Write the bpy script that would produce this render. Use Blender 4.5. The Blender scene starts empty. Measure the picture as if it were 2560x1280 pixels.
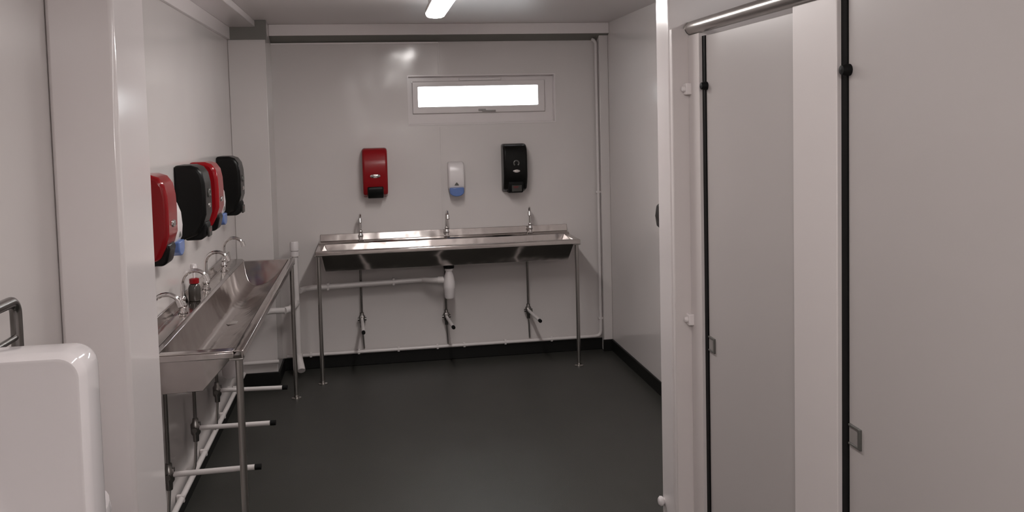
import bpy, bmesh, math
from mathutils import Matrix, Vector

S = bpy.context.scene
COL = S.collection
PI = math.pi

# ------------------------------------------------------------------ camera
CAM_H = 1.6
yaw, pitch, roll = (math.radians(a) for a in (-9.268, -3.322, 1.396))
R = Matrix.Rotation(yaw, 3, 'Z') @ Matrix.Rotation(pitch, 3, 'X') @ Matrix.Rotation(roll, 3, 'Y')
right, fwd, up = R.col[0], R.col[1], R.col[2]
cd = bpy.data.cameras.new('camera')
cd.sensor_width = 36.0
cd.lens = 2159.0 / 2560.0 * 36.0
cd.shift_y = -(640.0 - 426.0) / 2560.0
cd.clip_start = 0.05
cam = bpy.data.objects.new('camera', cd)
COL.objects.link(cam)
M = Matrix.Identity(4)
for i in range(3):
    M[i][0], M[i][1], M[i][2] = right[i], up[i], -fwd[i]
M[2][3] = CAM_H
cam.matrix_world = M
S.camera = cam

# ------------------------------------------------------------------ world + exposure
w = bpy.data.worlds.new('overcast_sky')
w.use_nodes = True
bg = w.node_tree.nodes['Background']
bg.inputs[0].default_value = (0.93, 0.97, 1.0, 1)
bg.inputs[1].default_value = 42.0
S.world = w
S.view_settings.view_transform = 'Standard'
S.view_settings.look = 'None'
S.view_settings.gamma = 1.0
S.view_settings.use_curve_mapping = False
S.view_settings.exposure = 0.0
S.cycles.use_denoising = True
S.cycles.max_bounces = 10
S.cycles.sample_clamp_indirect = 6.0
BACK_LAMP = 53.0      # emission of the two ceiling battens
FRONT_LAMP = 13.0
REAR_LAMP = 62.0
SIDE_FILL = 12.0  # added fill over the cubicles, an unseen source

# ------------------------------------------------------------------ materials
def mat(name, col, rough=0.5, metal=0.0, bump=None, var=None, emis=None, spec=0.5, trans=0.0, coat=0.0):
    m = bpy.data.materials.new(name)
    m.use_nodes = True
    nt = m.node_tree
    b = nt.nodes['Principled BSDF']
    b.inputs['Base Color'].default_value = (*col, 1)
    b.inputs['Roughness'].default_value = rough
    b.inputs['Metallic'].default_value = metal
    b.inputs['Specular IOR Level'].default_value = spec
    b.inputs['Transmission Weight'].default_value = trans
    b.inputs['Coat Weight'].default_value = coat
    tc = nt.nodes.new('ShaderNodeTexCoord')
    if var:
        scale, amount = var
        n = nt.nodes.new('ShaderNodeTexNoise')
        n.inputs['Scale'].default_value = scale
        n.inputs['Detail'].default_value = 4
        nt.links.new(tc.outputs['Object'], n.inputs['Vector'])
        mx = nt.nodes.new('ShaderNodeMix')
        mx.data_type = 'RGBA'
        mx.inputs[6].default_value = (*[c * (1 - amount) for c in col], 1)
        mx.inputs[7].default_value = (*[min(1, c * (1 + amount)) for c in col], 1)
        nt.links.new(n.outputs['Fac'], mx.inputs[0])
        nt.links.new(mx.outputs[2], b.inputs['Base Color'])
    if bump:
        scale, dist, detail = bump
        n2 = nt.nodes.new('ShaderNodeTexNoise')
        n2.inputs['Scale'].default_value = scale
        n2.inputs['Detail'].default_value = detail
        nt.links.new(tc.outputs['Object'], n2.inputs['Vector'])
        bp = nt.nodes.new('ShaderNodeBump')
        bp.inputs['Strength'].default_value = 1.0
        bp.inputs['Distance'].default_value = dist
        nt.links.new(n2.outputs['Fac'], bp.inputs['Height'])
        nt.links.new(bp.outputs['Normal'], b.inputs['Normal'])
    if emis:
        b.inputs['Emission Color'].default_value = (*emis[0], 1)
        b.inputs['Emission Strength'].default_value = emis[1]
    return m

WALLC = (0.60, 0.563, 0.55)
M_wall = mat('coated_steel_wall', WALLC, 0.16, bump=(2.2, 0.004, 1), var=(1.5, 0.02), spec=0.5)
M_wallb = mat('coated_steel_wall_rippled', WALLC, 0.15, bump=(2.0, 0.02, 1.5), var=(1.5, 0.02), spec=0.5)
M_ceil = mat('ceiling_panel', (0.63, 0.585, 0.575), 0.35, var=(1.2, 0.02))
M_trim = mat('white_trim', (0.77, 0.72, 0.715), 0.14, var=(3, 0.02))
M_floor = mat('dark_vinyl', (0.035, 0.0348, 0.0305), 0.42, var=(6, 0.12), bump=(220, 0.0006, 2), spec=0.4)
M_dkgrey = mat('dark_grey_trim', (0.16, 0.155, 0.14), 0.4, var=(4, 0.05))  # darker grey for the strip under the beam and the column head
M_skirt = mat('black_cove_vinyl', (0.006, 0.006, 0.0055), 0.5, var=(8, 0.1), spec=0.25)
M_door = mat('cubicle_laminate', (0.47, 0.435, 0.425), 0.28, var=(2, 0.02))
M_pil = mat('pilaster_laminate', (0.66, 0.61, 0.60), 0.38, var=(2, 0.02))
M_steel = mat('brushed_steel', (0.58, 0.54, 0.52), 0.15, 1.0, bump=(5, 0.006, 2), var=(14, 0.10))
M_tube = mat('steel_tube', (0.46, 0.44, 0.42), 0.28, 1.0, var=(20, 0.05))
M_chrome = mat('chrome', (0.72, 0.70, 0.69), 0.09, 1.0, var=(20, 0.03))
M_dkchrome = mat('dull_valve_metal', (0.22, 0.21, 0.20), 0.25, 1.0, var=(20, 0.08))
M_red = mat('red_plastic', (0.235, 0.006, 0.009), 0.14, var=(6, 0.04), spec=0.3)
M_black = mat('black_plastic', (0.0042, 0.0042, 0.0038), 0.3, var=(6, 0.1), spec=0.2)
M_rubber = mat('black_rubber', (0.003, 0.003, 0.003), 0.6, var=(9, 0.1), spec=0.2)
M_white = mat('white_plastic', (0.68, 0.64, 0.64), 0.25, var=(6, 0.02))
M_pipe = mat('white_pvc_pipe', (0.64, 0.60, 0.59), 0.3, var=(9, 0.03))
M_blue = mat('blue_plastic', (0.10, 0.17, 0.40), 0.25, var=(6, 0.04))
M_grey = mat('grey_plastic', (0.09, 0.088, 0.08), 0.35, var=(8, 0.06))
M_label = mat('dark_label', (0.028, 0.027, 0.024), 0.4, var=(8, 0.06))
M_latchgrey = mat('latch_grey', (0.26, 0.24, 0.23), 0.4, var=(8, 0.06))
M_ceramic = mat('white_ceramic', (0.84, 0.80, 0.81), 0.08, var=(2, 0.015), coat=0.3)
M_upvc = mat('white_upvc', (0.68, 0.635, 0.63), 0.2, var=(5, 0.02))
M_glass = mat('window_glass', (1, 1, 1), 0.25, trans=1.0, var=(5, 0.0))
M_lampb = mat('lamp_diffuser_back', (0.9, 0.9, 0.9), 0.4, emis=((1.0, 0.955, 0.93), BACK_LAMP), var=(5, 0.01))
M_lampf = mat('lamp_diffuser_front', (0.9, 0.9, 0.9), 0.4, emis=((1.0, 0.955, 0.93), FRONT_LAMP), var=(5, 0.01))
M_lampr = mat('lamp_diffuser_rear', (0.9, 0.9, 0.9), 0.4, emis=((1.0, 0.955, 0.93), REAR_LAMP), var=(5, 0.01))
M_fill = mat('fill_diffuser_side', (0.9, 0.9, 0.9), 0.4, emis=((1.0, 0.955, 0.93), SIDE_FILL), var=(5, 0.01))
M_amber = mat('clear_soap_bottle', (0.05, 0.045, 0.04), 0.15, var=(8, 0.1))

# ------------------------------------------------------------------ mesh helpers
def newbm():
    return bmesh.new()

def box(bm, x0, x1, y0, y1, z0, z1):
    vs = [bm.verts.new((x, y, z)) for x in (x0, x1) for y in (y0, y1) for z in (z0, z1)]
    for f in ((0, 1, 3, 2), (4, 6, 7, 5), (0, 4, 5, 1), (2, 3, 7, 6), (0, 2, 6, 4), (1, 5, 7, 3)):
        bm.faces.new([vs[i] for i in f])

def tube(bm, pts, r, seg=14, caps=True):
    """round tube through a list of points; r may be a number or one per point"""
    pts = [Vector(p) for p in pts]
    n = len(pts)
    rs = r if isinstance(r, (list, tuple)) else [r] * n
    rings = []
    ref = None
    for i, p in enumerate(pts):
        if i == 0: t = pts[1] - pts[0]
        elif i == n - 1: t = pts[-1] - pts[-2]
        else: t = (pts[i + 1] - p).normalized() + (p - pts[i - 1]).normalized()
        t.normalize()
        if ref is None:
            ref = Vector((0, 0, 1)) if abs(t.z) < 0.9 else Vector((1, 0, 0))
        a = ref - t * ref.dot(t)
        a.normalize()
        ref = a
        b = t.cross(a)
        rings.append([bm.verts.new(p + (a * math.cos(2 * PI * k / seg) + b * math.sin(2 * PI * k / seg)) * rs[i]) for k in range(seg)])
    for i in range(n - 1):
        for k in range(seg):
            bm.faces.new((rings[i][k], rings[i][(k + 1) % seg], rings[i + 1][(k + 1) % seg], rings[i + 1][k]))
    if caps:
        bm.faces.new(rings[0][::-1])
        bm.faces.new(rings[-1])

def arc(c, r, a0, a1, n, ax, ay):
    c, ax, ay = Vector(c), Vector(ax), Vector(ay)
    return [c + ax * (r * math.cos(a0 + (a1 - a0) * i / n)) + ay * (r * math.sin(a0 + (a1 - a0) * i / n)) for i in range(n + 1)]

def prism(bm, prof, u0, u1, fn):
    """closed profile (list of 2-D points) lofted from u0 to u1; fn(u, a, b) gives the point"""
    A = [bm.verts.new(fn(u0, a, b)) for a, b in prof]
    B = [bm.verts.new(fn(u1, a, b)) for a, b in prof]
    n = len(prof)
    for i in range(n):
        bm.faces.new((A[i], A[(i + 1) % n], B[(i + 1) % n], B[i]))
    bm.faces.new(A[::-1])
    bm.faces.new(B)

def lathe(bm, prof, c, axis='Z', seg=20):
    """profile of (radius, height) turned about an axis through c"""
    c = Vector(c)
    rings = []
    for r, h in prof:
        ring = []
        for k in range(seg):
            a = 2 * PI * k / seg
            x, y = r * math.cos(a), r * math.sin(a)
            v = {'Z': (x, y, h), 'Y': (x, h, y), 'X': (h, x, y)}[axis]
            ring.append(bm.verts.new(c + Vector(v)))
        rings.append(ring)
    for i in range(len(rings) - 1):
        for k in range(seg):
            bm.faces.new((rings[i][k], rings[i][(k + 1) % seg], rings[i + 1][(k + 1) % seg], rings[i + 1][k]))
    bm.faces.new(rings[0][::-1])
    bm.faces.new(rings[-1])

def link(name, bm, m, parent=None, bevel=0.0, smooth=False, segs=2):
    bmesh.ops.recalc_face_normals(bm, faces=bm.faces)
    me = bpy.data.meshes.new(name)
    bm.to_mesh(me)
    bm.free()
    me.materials.append(m)
    o = bpy.data.objects.new(name, me)
    COL.objects.link(o)
    if smooth:
        for p in me.polygons:
            p.use_smooth = True
        me.set_sharp_from_angle(angle=math.radians(40))
    if bevel:
        b = o.modifiers.new('bevel', 'BEVEL')
        b.width = bevel
        b.segments = segs
        b.limit_method = 'ANGLE'
        b.angle_limit = math.radians(35)
        b.harden_normals = False
        for p in me.polygons:
            p.use_smooth = True
        me.set_sharp_from_angle(angle=math.radians(60))
    if parent:
        o.parent = parent
        o.matrix_parent_inverse = Matrix.Identity(4)
    return o

def thing(name, label, cat, loc=(0, 0, 0), rz=0.0, group=None):
    o = bpy.data.objects.new(name, None)
    o.empty_display_size = 0.05
    COL.objects.link(o)
    o.location = loc
    o.rotation_euler = (0, 0, rz)
    o['label'] = label
    o['category'] = cat
    if group: o['group'] = group
    return o

def tag(o, label, cat, group=None):
    o['label'] = label
    o['category'] = cat
    if group: o['group'] = group
    return o

def struct(name, bm, m, bevel=0.0, parent=None):
    o = link(name, bm, m, parent, bevel)
    if not parent:
        o['kind'] = 'structure'
    return o

def dup(root, loc, rz, label):
    r = root.copy()
    COL.objects.link(r)
    r.location = loc
    r.rotation_euler = (0, 0, rz)
    r['label'] = label
    for ch in list(root.children):
        c = ch.copy()
        COL.objects.link(c)
        c.parent = r
        for g in list(ch.children):
            d = g.copy()
            COL.objects.link(d)
            d.parent = c
    return r

# ------------------------------------------------------------------ room shell
XL, XR, YB, ZC = -0.83, 1.605, 5.75, 2.24      # back room: left wall, right wall, back wall, ceiling
Y0, XR2 = -1.4, 2.3                             # behind the camera, cubicle depth
PY0, PY1, PX = 2.64, 2.76, 0.943                # partition between the two modules
WX0, WX1, WZ0, WZ1 = 0.258, 1.243, 1.587, 1.905 # window opening

bm = newbm(); box(bm, XL - .1, XR2 + .1, Y0 - .1, YB + .12, -0.06, 0); struct('floor', bm, M_floor)
bm = newbm(); box(bm, XL - .1, XR2 + .1, Y0 - .1, YB + .12, ZC, ZC + .06); struct('ceiling', bm, M_ceil)
bm = newbm()
box(bm, XL - .1, WX0, YB, YB + .12, 0, ZC)
box(bm, WX1, XR + .1, YB, YB + .12, 0, ZC)
box(bm, WX0, WX1, YB, YB + .12, 0, WZ0)
box(bm, WX0, WX1, YB, YB + .12, WZ1, ZC)
struct('wall_back', bm, M_wallb)
bm = newbm(); box(bm, XL - .1, XL, Y0, YB, 0, ZC); struct('wall_left', bm, M_wall)
bm = newbm(); box(bm, XR, XR + .08, PY1, YB, 0, ZC); struct('wall_right', bm, M_wall)
bm = newbm(); box(bm, PX, XR2, PY0, PY1, 0, ZC); struct('wall_partition', bm, M_upvc, 0.006)
bm = newbm(); box(bm, XR2, XR2 + .1, Y0, PY0, 0, ZC); struct('wall_cubicle', bm, M_wall)
bm = newbm(); box(bm, XL - .1, XR2 + .1, Y0 - .1, Y0, 0, ZC); struct('wall_rear', bm, M_wall)
bm = newbm(); box(bm, 1.0, 1.03, Y0, 0.95, 0, ZC); struct('wall_front', bm, M_pil)
# joint pillar between the modules, on the left, glossy boxed post
bm = newbm(); box(bm, XL, -0.66, 2.44, 2.765, 0, ZC); struct('trim_1', bm, M_trim, 0.012)
# corner column and slim corner post
bm = newbm(); box(bm, XL, -0.61, 5.45, YB, 0, ZC); struct('trim_2', bm, M_wall, 0.004)
bm = newbm(); box(bm, 1.543, XR, 5.69, YB, 0, 2.17); struct('trim_3', bm, M_wall, 0.003)
# eaves beam along the back wall, strip beneath it
bm = newbm(); box(bm, -0.61, XR, 5.655, YB, 2.168, ZC); struct('trim_4', bm, M_trim, 0.003)
bm = newbm(); prism(bm, [(5.668, 2.168), (5.742, 2.130), (YB, 2.130), (YB, 2.168)], -0.61, XR, lambda u, a, b: (u, a, b)); struct('trim_5', bm, M_dkgrey, 0.001)
bm = newbm(); box(bm, -0.61, 0.464, 5.735, YB, 2.118, 2.130); struct('trim_10', bm, M_trim, 0.002)
# left eaves: fascia and dropped ceiling strip with a pale edge
bm = newbm(); box(bm, XL, XL + .018, 2.765, 5.45, 2.125, 2.2); struct('trim_6', bm, M_trim, 0.002)
bm = newbm(); box(bm, XL, -0.665, 2.765, 5.45, 2.2, ZC); struct('trim_7', bm, M_trim, 0.003)
bm = newbm(); box(bm, XL, -0.60, 5.43, 5.46, 2.125, ZC); struct('trim_8', bm, M_dkgrey, 0.002)
# panel joints: cover strips on the back wall
bm = newbm()
box(bm, 0.459, 0.470, YB - .004, YB, WZ1 + .015, 2.168)
box(bm, 0.459, 0.470, YB - .004, YB, 0.1, WZ0 - .02)
struct('trim_9', bm, M_wallb, 0.001)
# coved black skirtings
def skirt(name, boxes):
    bm = newbm()
    for b in boxes: box(bm, *b, 0.0, 0.08)
    struct(name, bm, M_skirt, 0.004)
skirt('baseboard_back', [(-0.61, 1.543, YB - .012, YB), (XL, -0.60, 5.438, 5.45), (-0.61, -0.598, 5.45, YB - .012), (1.535, XR, 5.678, 5.69)])
skirt('baseboard_left', [(XL, XL + .012, 2.765, 5.438)])
skirt('baseboard_right', [(XR - .012, XR, PY1, 5.678)])

# ------------------------------------------------------------------ window
wr = thing('window_1', 'x', 'window', (0, 0, 0)); del wr['label']; del wr['category']; wr['kind'] = 'structure'
def ring(bm, x0, x1, z0, z1, tl, tr, tb, tt, y0, y1):
    """one closed rectangular frame: outer x0..x1, z0..z1, bar widths left/right/bottom/top"""
    loops = []
    for y in (y0, y1):
        loops.append([bm.verts.new((x, y, z)) for x, z in ((x0, z0), (x1, z0), (x1, z1), (x0, z1))])
        loops.append([bm.verts.new((x, y, z)) for x, z in ((x0 + tl, z0 + tb), (x1 - tr, z0 + tb), (x1 - tr, z1 - tt), (x0 + tl, z1 - tt))])
    a, b, c, d = loops
    for k in range(4):
        n = (k + 1) % 4
        bm.faces.new((a[k], a[n], b[n], b[k]))
        bm.faces.new((c[k], d[k], d[n], c[n]))
        bm.faces.new((a[k], c[k], c[n], a[n]))
        bm.faces.new((b[k], b[n], d[n], d[k]))
bm = newbm(); ring(bm, WX0, WX1, WZ0, WZ1, .028, .06, .07, .034, 5.80, 5.86); link('window_frame', bm, M_upvc, wr, 0.003)
bm = newbm(); ring(bm, 0.286, 1.183, 1.657, 1.871, .037, .047, .045, .034, 5.785, 5.85); link('window_sash', bm, M_upvc, wr, 0.005)
bm = newbm(); box(bm, 0.32, 1.14, 5.822, 5.826, 1.70, 1.84); link('window_pane', bm, M_glass, wr)
bm = newbm(); box(bm, 0.60, 0.885, 5.792, 5.80, 1.874, 1.890); link('trickle_vent', bm, M_upvc, wr, 0.002)
bm = newbm(); box(bm, 0.725, 0.775, 5.775, 5.786, 1.668, 1.682); box(bm, 0.75, 0.84, 5.765, 5.776, 1.663, 1.673); link('window_handle', bm, M_latchgrey, wr, 0.002)
bm = newbm(); ring(bm, WX0 - .006, WX1 + .006, WZ0 - .006, WZ1 + .006, .008, .008, .008, .008, YB - .004, 5.80); link('window_reveal', bm, M_upvc, wr)

# ------------------------------------------------------------------ ceiling lamps
def batten(label, xc, y0, y1, lm):
    t = thing('ceiling_batten', label, 'light', (xc, (y0 + y1) / 2, ZC), 0, 'ceiling batten lights')
    L = (y1 - y0) / 2
    bm = newbm(); box(bm, -.034, .034, -L + .035, L - .035, -.070, 0); link('lamp_housing', bm, M_trim, t, 0.004)
    bm = newbm()
    # rounded-end diffuser: stadium outline, softly domed
    hw = 0.050
    def outline(s, n=10):
        o = []
        for k in range(n + 1): 
            a = PI * k / n
            o.append((hw * s * math.cos(a), (L - hw) + hw * s * math.sin(a)))
        for k in range(n + 1):
            a = PI + PI * k / n
            o.append((hw * s * math.cos(a), -(L - hw) + hw * s * math.sin(a)))
        return o
    def stack(levels):
        rings = [[bm.verts.new((x, y, z)) for x, y in outline(s)] for s, z in levels]
        n = len(rings[0])
        for i in range(len(rings) - 1):
            for k in range(n):
                bm.faces.new((rings[i][k], rings[i][(k + 1) % n], rings[i + 1][(k + 1) % n], rings[i + 1][k]))
        bm.faces.new(rings[0]); bm.faces.new(rings[-1])
    stack(((.92, -.060), (1.04, -.062), (1.04, -.080), (1.0, -.082)))
    link('lamp_rim', bm, M_trim, t, smooth=True)
    bm = newbm()
    stack(((1.0, -.083), (.98, -.089), (.88, -.098), (.66, -.103), (.4, -.105)))
    link('lamp_diffuser', bm, lm, t, smooth=True)
    return t
batten('glowing white batten light with rounded end on the back room ceiling', 0.352, 3.02, 4.53, M_lampb)
batten('white batten light above the cubicle doors nearest the camera', 0.25, 0.9, 2.4, M_lampf)
batten('white batten light on the ceiling above and behind the camera', 0.25, -1.2, 0.3, M_lampr)
batten('unseen batten added as fill light above the toilet cubicles', 1.62, 0.6, 2.1, M_fill)  # added out of view to brighten the partition above the rail

# ------------------------------------------------------------------ wash troughs
def trough(label, L, W, loc, rz, legs, drain_s):
    """local x along the length, y = 0 at the front lip growing to the wall, z up"""
    t = thing('wash_trough', label, 'sink', loc, rz, 'stainless steel wash troughs')
    Z = 0.827
    fn = lambda u, a, b: (u, a, b)
    bm = newbm()
    e = 0.028
    # rim: rolled front edge, end edges, rear ledge
    op0, op1 = 0.034, W - 0.085
    prism(bm, [(0, Z - .004), (.004, Z), (op0, Z), (op0, Z - .006), (.01, Z - .008), (.008, Z - .028), (0, Z - .028)], 0, L, fn)
    prism(bm, [(op1, Z), (op1 + .012, Z + .010), (W, Z + .012), (W, Z - .03), (op1, Z - .03)], 0, L, fn)
    for x0, x1, xs in ((0, 0.04, 0.004), (L - 0.04, L, L - 0.004)):
        box(bm, x0, x1, op0, op1, Z - .006, Z)
        xo = (0, .008) if x0 == 0 else (L - .008, L)
        box(bm, xo[0], xo[1], op0, W, Z - .028, Z - .006)
    # bowl: inner skin and outer skin with end panels
    inner = [(op0, Z), (.052, Z - .028), (.080, Z - .062), (.112, Z - .094), (.145, Z - .118), (.180, Z - .132), (.212, Z - .136), (W - .132, Z - .128), (W - .112, Z - .106), (W - .098, Z - .070), (W - .090, Z - .032), (op1, Z)]
    outer = [(op0 - .012, Z - .006), (.150, Z - .150), (W - .08, Z - .152), (op1 + .03, Z - .006)]
    i0, i1 = .04, L - .04
    A = [[bm.verts.new((x + sg * .055 * (Z - b) / .136, a, b)) for a, b in inner] for x, sg in ((i0, 1), (i1, -1))]
    for i in range(len(inner) - 1):
        bm.faces.new((A[0][i], A[0][i + 1], A[1][i + 1], A[1][i]))
    bm.faces.new(A[0]); bm.faces.new(A[1][::-1])
    B = [[bm.verts.new((x + dx, a, b)) for (a, b), dx in zip(outer, d)] for x, d in ((e, (0, .02, .02, 0)), (L - e, (0, -.02, -.02, 0)))]
    for i in range(3):
        bm.faces.new((B[0][i], B[1][i], B[1][i + 1], B[0][i + 1]))
    bm.faces.new(B[0][::-1]); bm.faces.new(B[1])
    link('basin', bm, M_steel, t, 0.0025)
    bm = newbm(); prism(bm, [(W - .013, Z + .012), (W - .004, Z + .056), (W, Z + .056), (W, Z + .012)], 0.01, L, fn); link('splashback', bm, M_steel, t, 0.003)
    bm = newbm(); lathe(bm, [(.0, 0), (.036, 0), (.038, .003), (.03, .004), (.0, .002)], (drain_s, .205, Z - .135)); link('drain', bm, M_chrome, t, smooth=True)
    for lx, ly in legs:
        bm = newbm(); tube(bm, [(lx, ly, .012), (lx, ly, Z - .03)], .0125, 14)
        lg = link('leg', bm, M_tube, t, smooth=True)
        bm = newbm(); lathe(bm, [(.0, 0), (.028, 0), (.028, .004), (.016, .008), (.014, .02), (0, .02)], (lx, ly, 0)); link('leg_foot', bm, M_tube, lg, smooth=True)
        bm = newbm(); box(bm, lx - .022, lx + .022, ly - .018, ly + .03, Z - .036, Z - .028); link('leg_bracket', bm, M_tube, lg, .002)
    return t
BW = 0.39
trough('long stainless steel trough under the window on the back wall', 1.66, BW, (-0.353, YB - BW - .002, 0), 0,
       [(0.014, 0.03), (1.642, 0.03)], 0.842)
LW = 0.37
# rotated: local +x -> world +Y reversed so that the wall is on the left
trough('stainless steel trough along the left wall below the red and black dispensers', 2.085, LW, (XL + LW + .002, 3.072, 0), PI / 2,
       [(0.022, 0.02), (2.066, 0.02)], 1.05)

# ------------------------------------------------------------------ taps (spout reaches along local -y, wall behind)
def make_tap(label, loc, rz):
    t = thing('swan_neck_tap', label, 'tap', loc, rz, 'chrome taps along the troughs')
    bm = newbm(); lathe(bm, [(0, 0), (.020, 0), (.020, .005), (.013, .010), (.012, .022), (.016, .027), (.017, .036), (.013, .042), (.011, .05), (.014, .055), (.014, .064), (.009, .07), (0, .07)], (0, 0, 0)); link('tap_body', bm, M_chrome, t, smooth=True)
    bm = newbm()
    pts = [(0, 0, .06), (0, 0, .12)] + arc((0, -.052, .122), .052, 0, PI * .86, 12, (0, 1, 0), (0, 0, 1))
    tube(bm, pts, .0085, 12)
    link('spout', bm, M_chrome, t, smooth=True)
    bm = newbm(); tube(bm, [Vector(pts[-1]) + Vector((0, .004, .008)), Vector(pts[-1]) + Vector((0, -.004, -.016))], .0115, 12); link('spout_nozzle', bm, M_chrome, t, smooth=True)
    return t
zt = 0.8395
tap0 = make_tap('chrome swan-neck tap on the back trough below the red dispenser', (-0.082, 5.70, zt), 0)
dup(tap0, (0.482, 5.70, zt), 0, 'chrome swan-neck tap at the middle of the back trough below the white dispenser')
dup(tap0, (1.045, 5.70, zt), math.radians(-12), 'chrome swan-neck tap at the right of the back trough below the black dispenser')
for y, lb in ((3.19, 'chrome tap on the left trough, nearest the white pillar and half hidden by it'),
              (3.70, 'chrome tap on the left trough, second from the pillar, beside the soap bottle'),
              (4.22, 'chrome tap on the left trough, third from the pillar'),
              (4.73, 'chrome tap on the left trough, farthest from the pillar and nearest the corner column')):
    dup(tap0, (-0.785, y, zt), PI / 2, lb)

# ------------------------------------------------------------------ soap dispensers (back on local y = 0, front towards -y)
def disp_prism(name, prof, x0, x1, m, t, bev=0.01):
    bm = newbm(); prism(bm, prof, x0, x1, lambda u, a, b: (u, -a, b)); return link(name, bm, m, t, bev, segs=3)
def oval(name, w, h, loc, m, parent, d=.006):
    bm = newbm()
    lathe(bm, [(0, 0), (1, 0), (1, -.4), (.8, -1), (0, -1.1)], (0, 0, 0), 'Y', 24)
    for v in bm.verts: v.co = Vector((v.co.x * w / 2 + loc[0], v.co.y * d + loc[1], v.co.z * h / 2 + loc[2]))
    return link(name, bm, m, parent, smooth=True)
def make_large(kind, label, loc, rz, group=None):
    body = M_red if kind == 'red' else M_black
    t = thing('soap_dispenser', label, 'soap dispenser', loc, rz, kind + ' soap dispensers on the walls')
    # local z = 0 at the bottom of the dispenser
    hw = .080
    disp_prism('dispenser_body', [(0, .33), (.070, .329), (.098, .318), (.116, .292), (.124, .25), (.126, .20), (.125, .115), (.110, .070), (.088, .026), (0, .002)], -hw, hw, body, t, .014)
    disp_prism('push_bar', [(.03, .062), (.095, .080), (.1165, .082), (.121, .062), (.110, .014), (.096, .003), (.03, .003)], -.051, .051, M_black if kind == 'red' else M_rubber, t, .008)
    if kind == 'red':
        oval('window_lens', .066, .028, (0.0, -.124, .150), M_chrome, t)
    else:
        oval('window_lens', .048, .024, (0.004, -.124, .150), M_chrome, t)
        bm = newbm(); pts = arc((0.004, -.127, .202), .017, math.radians(-50), math.radians(230), 16, (1, 0, 0), (0, 0, 1)); tube(bm, pts, .005, 8); link('emblem', bm, M_grey, t, smooth=True)
        bm = newbm(); box(bm, -.030, .038, -.127, -.118, .014, .056); lb = link('label_plate', bm, M_label, t, .002)
        bm = newbm()
        for i, (x, z, w_) in enumerate(((-.02, .046, .036), (-.018, .038, .03))): box(bm, x, x + w_, -.1276, -.1268, z, z + .0025)
        link('label_print', bm, M_red, lb)
    return t
def make_white(label, loc, rz):
    t = thing('cream_dispenser', label, 'soap dispenser', loc, rz, 'small white dispensers on the walls')
    hw = .053
    disp_prism('dispenser_body', [(0, .232), (.045, .230), (.072, .215), (.088, .17), (.092, .12), (.088, .075), (.078, .055), (0, .045)], -hw, hw, M_white, t, .012)
    # blue push tongue with a rounded lower edge
    bm = newbm()
    out = [(-.047, .062), (.047, .062)] + [(.047 * math.cos(a), .034 + .030 * math.sin(a) - .0) for a in [-PI * k / 10 for k in range(0, 11)]]
    A = [bm.verts.new((x, -.030, z)) for x, z in out]; B = [bm.verts.new((x, -.096, z)) for x, z in out]
    n = len(out)
    for i in range(n): bm.faces.new((A[i], A[(i + 1) % n], B[(i + 1) % n], B[i]))
    bm.faces.new(A[::-1]); bm.faces.new(B)
    link('push_bar', bm, M_blue, t, .005)
    bm = newbm(); prism(bm, [(-.015, 0), (.015, 0), (.008, .012), (0, .020), (-.008, .012)], -.0925, -.080, lambda u, a, b: (a, u, b + .078)); link('drop_mark', bm, M_grey, t, .001)
    return t
zd = 1.112
red0 = make_large('red', 'red soap dispenser on the back wall, above the left tap of the trough', (0.024, YB, zd), 0)
blk0 = make_large('black', 'black soap dispenser on the back wall below the window', (0.944, YB, zd + .002), 0)
wh0 = make_white('small white dispenser with blue push bar on the back wall', (0.553, YB, 1.103), 0)
dup(red0, (XL, 3.23, zd), PI / 2, 'red soap dispenser on the left wall nearest the white pillar and cut off by it')
dup(red0, (XL, 4.25, zd), PI / 2, 'red soap dispenser on the left wall between the two black ones')
dup(blk0, (XL, 3.93, zd), PI / 2, 'large black soap dispenser on the left wall between the two red ones')
dup(blk0, (XL, 4.95, zd), PI / 2, 'black soap dispenser on the left wall nearest the corner column')
dup(wh0, (XL, 3.50, 1.103), PI / 2, 'white dispenser with blue push bar on the left wall behind the nearest red dispenser')
dup(wh0, (XL, 4.53, 1.103), PI / 2, 'white dispenser with blue push bar on the left wall before the farthest black dispenser')

# ------------------------------------------------------------------ knee valves with levers
def make_valve(label, loc, rz, lever_dx, lever_len, riser_top, dz=0.0):
    """valve body at local (0, -.05, 0); wall behind at y = 0"""
    t = thing('knee_valve', label, 'valve', loc, rz, 'knee valves under the troughs')
    y = -.042
    bm = newbm(); lathe(bm, [(0, -.055), (.012, -.055), (.013, -.03), (.020, -.02), (.021, .02), (.013, .03), (.012, .045), (0, .045)], (0, y, 0), 'Z', 14)
    tube(bm, [(-.028, y, 0), (.028, y, 0)], .011, 12)
    link('valve_body', bm, M_dkchrome, t, smooth=True)
    bm = newbm(); tube(bm, [(0, y, .04), (0, y, riser_top)], .0075, 10); link('riser_pipe', bm, M_dkchrome, t, smooth=True)
    bm = newbm(); tube(bm, [(0, y, -.05), (.006, y + .01, -.165 + dz), (.008, y + .02, -.20 + dz)], .006, 10); link('feed_pipe', bm, M_tube, t, smooth=True)
    bm = newbm(); tube(bm, [(0, y - .015, .002), (lever_dx, y - lever_len, .006)], .0105, 12)
    lv = link('lever', bm, M_pipe, t, smooth=True)
    d = Vector((lever_dx, -lever_len + .015, .004)).normalized()
    p = Vector((lever_dx, y - lever_len, .006))
    bm = newbm(); tube(bm, [p - d * .002, p + d * .022], .0115, 12); link('lever_tip', bm, M_rubber, lv, smooth=True)
    bm = newbm(); lathe(bm, [(0, 0), (.012, .0), (.012, .012), (0, .016)], (0, y - .02, .018), 'Y', 12); link('valve_nut', bm, M_chrome, t, smooth=True)
    return t
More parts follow.
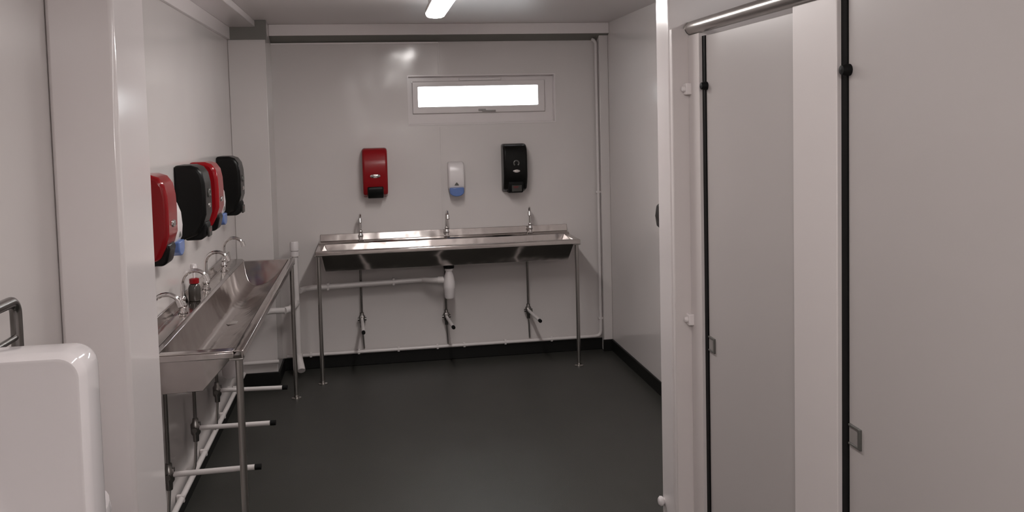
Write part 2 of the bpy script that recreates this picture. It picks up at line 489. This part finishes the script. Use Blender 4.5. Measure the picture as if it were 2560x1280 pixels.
make_valve('valve with white knee lever under the left of the back trough', (-0.092, YB, .318), 0, .012, .388, .36)
make_valve('valve with white knee lever under the bottle trap of the back trough', (0.463, YB, .303), 0, .014, .338, .33, .012)
make_valve('valve with white knee lever under the right of the back trough', (1.020, YB, .310), 0, .012, .338, .35, .006)
for y, dx, ll, lb in ((3.345, -.006, .315, 'valve under the left trough whose white rod sticks out nearest the camera'),
                      (3.85, -.020, .318, 'valve under the left trough with the middle white rod'),
                      (4.385, -.042, .320, 'valve under the left trough with the white rod farthest back')):
    make_valve(lb, (XL, y, .30), PI / 2, dx, ll, .36)

# ------------------------------------------------------------------ pipes
def clip_on(parent, p, axis, r):
    bm = newbm()
    if axis == 'X': box(bm, p[0] - .008, p[0] + .008, p[1] - r - .004, p[1] + r + .004, p[2] - r - .004, p[2] + r + .004)
    elif axis == 'Y': box(bm, p[0] - r - .004, p[0] + r + .004, p[1] - .008, p[1] + .008, p[2] - r - .004, p[2] + r + .004)
    else: box(bm, p[0] - r - .004, p[0] + r + .004, p[1] - r - .004, p[1] + r + .004, p[2] - .008, p[2] + .008)
    link('pipe_clip', bm, M_pipe, parent, .003)
# supply pipe: down the right corner, along the foot of the back wall
r = .011
t = tag(link('supply_pipe', (lambda bm: (tube(bm, [(1.50, 5.722, 2.135), (1.515, 5.722, 2.13)] + [(1.529, 5.722, 2.11), (1.529, 5.722, .14), (1.526, 5.722, .118), (1.512, 5.722, .102), (1.48, 5.722, .098), (-0.58, 5.722, .098)], r, 12), bm)[1])(newbm()), M_pipe, smooth=True),
        'thin white pipe down the right corner and along the foot of the back wall', 'pipe')
for z in (1.095, .222): clip_on(t, (1.529, 5.728, z), 'Z', r)
for x in (-.43, -.12, .14, .40, .58, .86, 1.18): clip_on(t, (x, 5.728, .098), 'X', r)
t = tag(link('supply_pipe', (lambda bm: (tube(bm, [(XL + .022, 2.80, .092), (XL + .022, 5.40, .092)], .012, 12), bm)[1])(newbm()), M_pipe, smooth=True),
        'white pipe along the foot of the left wall under the trough', 'pipe')
for y in (3.1, 3.62, 4.12, 4.64, 5.1): clip_on(t, (XL + .018, y, .092), 'Y', .012)
t = tag(link('supply_pipe', (lambda bm: (tube(bm, [(XL + .02, 5.422, .150), (-0.60, 5.422, .150)], .012, 12), bm)[1])(newbm()), M_pipe, smooth=True),
        'short white pipe across the foot of the corner column', 'pipe')
# soil stack behind the corner leg
t = thing('soil_stack', 'upright white waste pipe with capped top behind the corner leg of the left trough', 'pipe', (-0.495, 5.58, 0))
bm = newbm(); tube(bm, [(0, 0, .80), (0, 0, .10)], .019, 14); link('pipe', bm, M_pipe, t, smooth=True)
bm = newbm(); lathe(bm, [(0, .775), (.027, .775), (.027, .80), (.022, .803), (.022, .808), (.029, .812), (.029, .858), (.025, .868), (0, .870)], (0, 0, 0)); link('pipe_cap', bm, M_white, t, smooth=True)
bm = newbm(); tube(bm, [(0, 0, .150), (.001, -.003, .120), (.006, -.016, .098), (.012, -.036, .082), (.018, -.062, .068), (.020, -.074, .058)], .024, 14); link('pipe_elbow', bm, M_pipe, t, smooth=True)
# back trough waste
t = thing('bottle_trap', 'white bottle trap hanging under the middle of the back trough', 'trap', (0.476, 5.56, 0))
bm = newbm(); lathe(bm, [(0, .455), (.028, .455), (.032, .462), (.037, .52), (.039, .525), (.038, .56), (.030, .605), (.022, .625), (.020, .635), (.026, .637), (.026, .652), (0, .652)], (0, 0, 0)); link('trap_body', bm, M_white, t, smooth=True)
bm = newbm(); lathe(bm, [(0, .652), (.034, .652), (.036, .675), (0, .675)], (0, 0, 0)); link('waste_nut', bm, M_rubber, t, smooth=True)
t = thing('waste_pipe', 'white waste pipe sloping left across the back wall from the bottle trap', 'pipe', (0, 0, 0))
bm = newbm(); tube(bm, [(.442, 5.56, .576), (.41, 5.562, .576), (.36, 5.60, .571), (.31, 5.652, .568), (-.40, 5.655, .552), (-.45, 5.64, .55), (-.474, 5.60, .548)], .0185, 14); link('pipe', bm, M_pipe, t, smooth=True)
bm = newbm(); tube(bm, [(.439, 5.56, .576), (.405, 5.566, .576)], .024, 14); link('pipe_nut', bm, M_pipe, t, smooth=True)
for x in (-.30, .12): clip_on(t, (x, 5.66, .554 + (x + .40) * .022), 'X', .019)
# left trough waste
t = thing('bottle_trap', 'white bottle trap under the left trough behind its near leg', 'trap', (-0.66, 4.02, 0))
bm = newbm(); lathe(bm, [(0, .47), (.030, .47), (.036, .477), (.040, .53), (.040, .57), (.030, .61), (.022, .63), (.020, .64), (.026, .642), (.026, .656), (0, .656)], (0, 0, 0)); link('trap_body', bm, M_white, t, smooth=True)
bm = newbm(); lathe(bm, [(0, .656), (.034, .656), (.036, .674), (0, .674)], (0, 0, 0)); link('waste_nut', bm, M_rubber, t, smooth=True)
t = thing('waste_pipe', 'white waste pipe in front of the corner column from the left trough', 'pipe', (0, 0, 0))
bm = newbm(); tube(bm, [(-.66, 4.063, .575), (-.66, 4.25, .57), (-.66, 5.28, .485), (-.652, 5.325, .482), (-.62, 5.345, .482), (-.545, 5.345, .48)], .0185, 14); link('pipe', bm, M_pipe, t, smooth=True)
bm = newbm(); tube(bm, [(-.548, 5.345, .48), (-.515, 5.38, .48), (-.497, 5.56, .478)], .022, 14); link('pipe_bend', bm, M_pipe, t, smooth=True)

# ------------------------------------------------------------------ soap bottle on the left trough
t = thing('soap_bottle', 'small dark soap bottle with red collar and white pump on the left trough', 'bottle', (-0.788, 3.96, .8395))
bm = newbm(); lathe(bm, [(0, 0), (.024, 0), (.026, .005), (.026, .058), (.020, .072), (.014, .077), (0, .077)], (0, 0, 0)); link('bottle_body', bm, M_amber, t, smooth=True)
bm = newbm(); lathe(bm, [(0, .077), (.021, .077), (.021, .097), (.012, .100), (0, .100)], (0, 0, 0)); link('bottle_collar', bm, M_red, t, smooth=True)
bm = newbm(); lathe(bm, [(0, .099), (.005, .099), (.005, .135), (.012, .137), (.015, .148), (.012, .162), (0, .165)], (0, 0, 0)); tube(bm, [(0, 0, .152), (.004, -.024, .152), (.005, -.03, .145)], .0045, 8); link('pump', bm, M_white, t, smooth=True)

# ------------------------------------------------------------------ cubicle front
CX, CT = 1.0, 0.03
ZT = 1.853
def pilaster(label, y0, y1, x0=CX, x1=CX + CT):
    t = thing('cubicle_pilaster', label, 'panel', ((x0 + x1) / 2, (y0 + y1) / 2, 0), 0, 'cubicle pilasters')
    cx, cy = t.location.x, t.location.y
    bm = newbm(); box(bm, x0 - cx, x1 - cx, y0 - cy, y1 - cy, 0.0, ZT); link('panel', bm, M_pil, t, .002)
    return t, cx, cy
p1, px_, py_ = pilaster('narrow white pilaster beside the white post at the far end of the cubicles', 2.53, 2.618)
for z in (1.685, .95):
    bm = newbm(); box(bm, -.032, -.013, .020, .052, z - .018, z + .018); lathe(bm, [(0, -.042), (.008, -.042), (.010, -.034), (.010, -.03), (0, -.03)], (0, .034, z), 'X', 12); link('wall_bracket', bm, M_trim, p1, .003)
pilaster('wide pale pilaster between the two cubicle doors', 1.738, 1.935)
pilaster('pale pilaster on the camera side of the nearer cubicle door', 0.95, 1.148)
bm = newbm(); box(bm, PX + .003, CX + .03, 2.618, PY0, 0, 1.875); tag(link('wall_channel', bm, M_pil, bevel=.003), 'pale upright channel between the white post and the far pilaster', 'channel')
def cubicle_door(label, y0, y1):
    t = thing('cubicle_door', label, 'door', (CX + .024, (y0 + y1) / 2, 0), 0, 'toilet cubicle doors')
    h = (y1 - y0) / 2
    bm = newbm(); box(bm, -.009, .009, -h, h - .016, .12, ZT - .010); link('door_leaf', bm, M_door, t, .002)
    # black strip added to keep the gap on the far side dark
    bm = newbm(); box(bm, -.013, .006, h - .016, h + .006, .12, ZT - .010); link('door_gap_strip', bm, M_rubber, t)
    bm = newbm(); lathe(bm, [(0, -.030), (.010, -.028), (.013, -.018), (.013, -.008), (0, -.008)], (0, h - .020, 1.690), 'X', 14); link('door_buffer', bm, M_rubber, t, smooth=True)
    zl = .898
    bm = newbm()
    y_a, y_b = h - .066, h - .020
    box(bm, -.014, -.008, y_a, y_a + .010, zl - .023, zl + .023); box(bm, -.014, -.008, y_a + .01, y_b, zl + .018, zl + .023); box(bm, -.014, -.008, y_a + .01, y_b, zl - .023, zl - .018)
    lt = link('latch', bm, M_grey, t, .001)
    bm = newbm(); box(bm, -.011, -.0085, y_a + .01, y_b, zl - .018, zl + .018); link('latch_plate', bm, M_latchgrey, lt)
    return t
cubicle_door('grey cubicle door farther from the camera, between the two pilasters', 1.935, 2.524)
cubicle_door('grey cubicle door nearest the camera at the right of the picture', 1.148, 1.732)
# header rail over the doors
t = thing('header_rail', 'round steel rail along the top of the cubicle doors', 'rail', (CX + .012, 1.8, 1.876))
bm = newbm(); tube(bm, [(0, -.88, 0), (0, .822, 0)], .0215, 24); link('tube', bm, M_tube, t, smooth=True)
bm = newbm(); lathe(bm, [(0, .818), (.0225, .818), (.0225, .830), (.019, .834), (0, .834)], (0, 0, 0), 'Y', 24); link('end_cap', bm, M_tube, t, smooth=True)
# small fittings by the post
bm = newbm(); prism(bm, [(0, -.078), (.055, -.075), (.080, -.055), (.088, 0), (.080, .055), (.055, .075), (0, .078)], 4.34, 4.50, lambda u, a, b: (XR - a, u, 1.062 + b))
tag(link('wall_fitting', bm, M_black, bevel=.006), 'small black rounded fitting on the right wall peeking out behind the white post', 'fitting')
bm = newbm(); lathe(bm, [(0, 0), (.011, 0), (.012, -.004), (.016, -.007), (.017, -.014), (.011, -.020), (0, -.021)], (PX, 2.742, .300), 'X', 16)
tag(link('door_stop', bm, M_white, smooth=True), 'small white knob low on the edge of the white post', 'knob')

# ------------------------------------------------------------------ urinal and its screen at the left
t = thing('privacy_screen', 'rounded white ceramic screen at the lower left, in front of the urinal', 'screen', (XL, 1.76, .62))
bm = newbm()
def scr(x1, z0, z1, rr, n=8):
    o = [(0, z0)]
    o += [(x1 - rr + rr * math.cos(a), z0 + rr + rr * math.sin(a)) for a in [-PI / 2 + PI / 2 * k / n for k in range(n + 1)]]
    o += [(x1 - rr + rr * math.cos(a), z1 - rr + rr * math.sin(a)) for a in [PI / 2 * k / n for k in range(n + 1)]]
    o += [(0, z1)]
    return o
loops = []
for y, inset in ((.05, .012), (.044, .003), (.03, 0), (-.03, 0), (-.044, .003), (-.05, .010), (-.049, .016), (-.044, .022)):
    o = scr(.285 - inset, 0 + inset, .565 - inset, .045 - inset * .6)
    loops.append([bm.verts.new((x, y, z)) for x, z in o])
n = len(loops[0])
for i in range(len(loops) - 1):
    for k in range(n):
        bm.faces.new((loops[i][k], loops[i][(k + 1) % n], loops[i + 1][(k + 1) % n], loops[i + 1][k]))
bm.faces.new(loops[0]); bm.faces.new(loops[-1])
link('screen_panel', bm, M_ceramic, t, smooth=True)
t = thing('urinal', 'white urinal almost hidden behind the rounded screen, with a steel flush pipe', 'urinal', (XL, 2.12, 0))
bm = newbm()
secs = []
for z, d, hw in ((.44, .09, .09), (.48, .13, .13), (.56, .165, .155), (.64, .182, .16), (.68, .186, .163), (.70, .182, .16)):
    secs.append([bm.verts.new((x, y, z)) for x, y in [(0.001, -hw)] + [(d - .08 + .08 * math.sin(a) , -hw * math.cos(a)) for a in [PI * k / 14 for k in range(15)]] + [(0.001, hw)]])
for z, d, hw in ((.695, .165, .142), (.62, .15, .125), (.54, .11, .09)):
    secs.append([bm.verts.new((x, y, z)) for x, y in [(0.03, -hw)] + [(d - .07 + .07 * math.sin(a), -hw * math.cos(a)) for a in [PI * k / 14 for k in range(15)]] + [(0.03, hw)]])
n = len(secs[0])
for i in range(len(secs) - 1):
    for k in range(n):
        bm.faces.new((secs[i][k], secs[i][(k + 1) % n], secs[i + 1][(k + 1) % n], secs[i + 1][k]))
bm.faces.new(secs[0][::-1]); bm.faces.new(secs[-1])
link('urinal_bowl', bm, M_ceramic, t, smooth=True)
bm = newbm(); box(bm, 0, .05, -.15, .15, .70, 1.0); link('urinal_back', bm, M_ceramic, t, .02, segs=4)
fy = -.105
bm = newbm()
tube(bm, [(.055, fy, .95), (.055, fy, 1.185)] + arc((.055, fy - .03, 1.205), .03, 0, PI / 2, 6, (0, 1, 0), (0, 0, 1)) + [(.055, fy - .14, 1.237)], .0125, 12)
link('flush_pipe', bm, M_dkchrome, t, smooth=True)
bm = newbm(); tube(bm, [(.055, fy, 1.155), (.055, fy - .16, 1.155)], .007, 10); link('flush_crosspipe', bm, M_dkchrome, t, smooth=True)
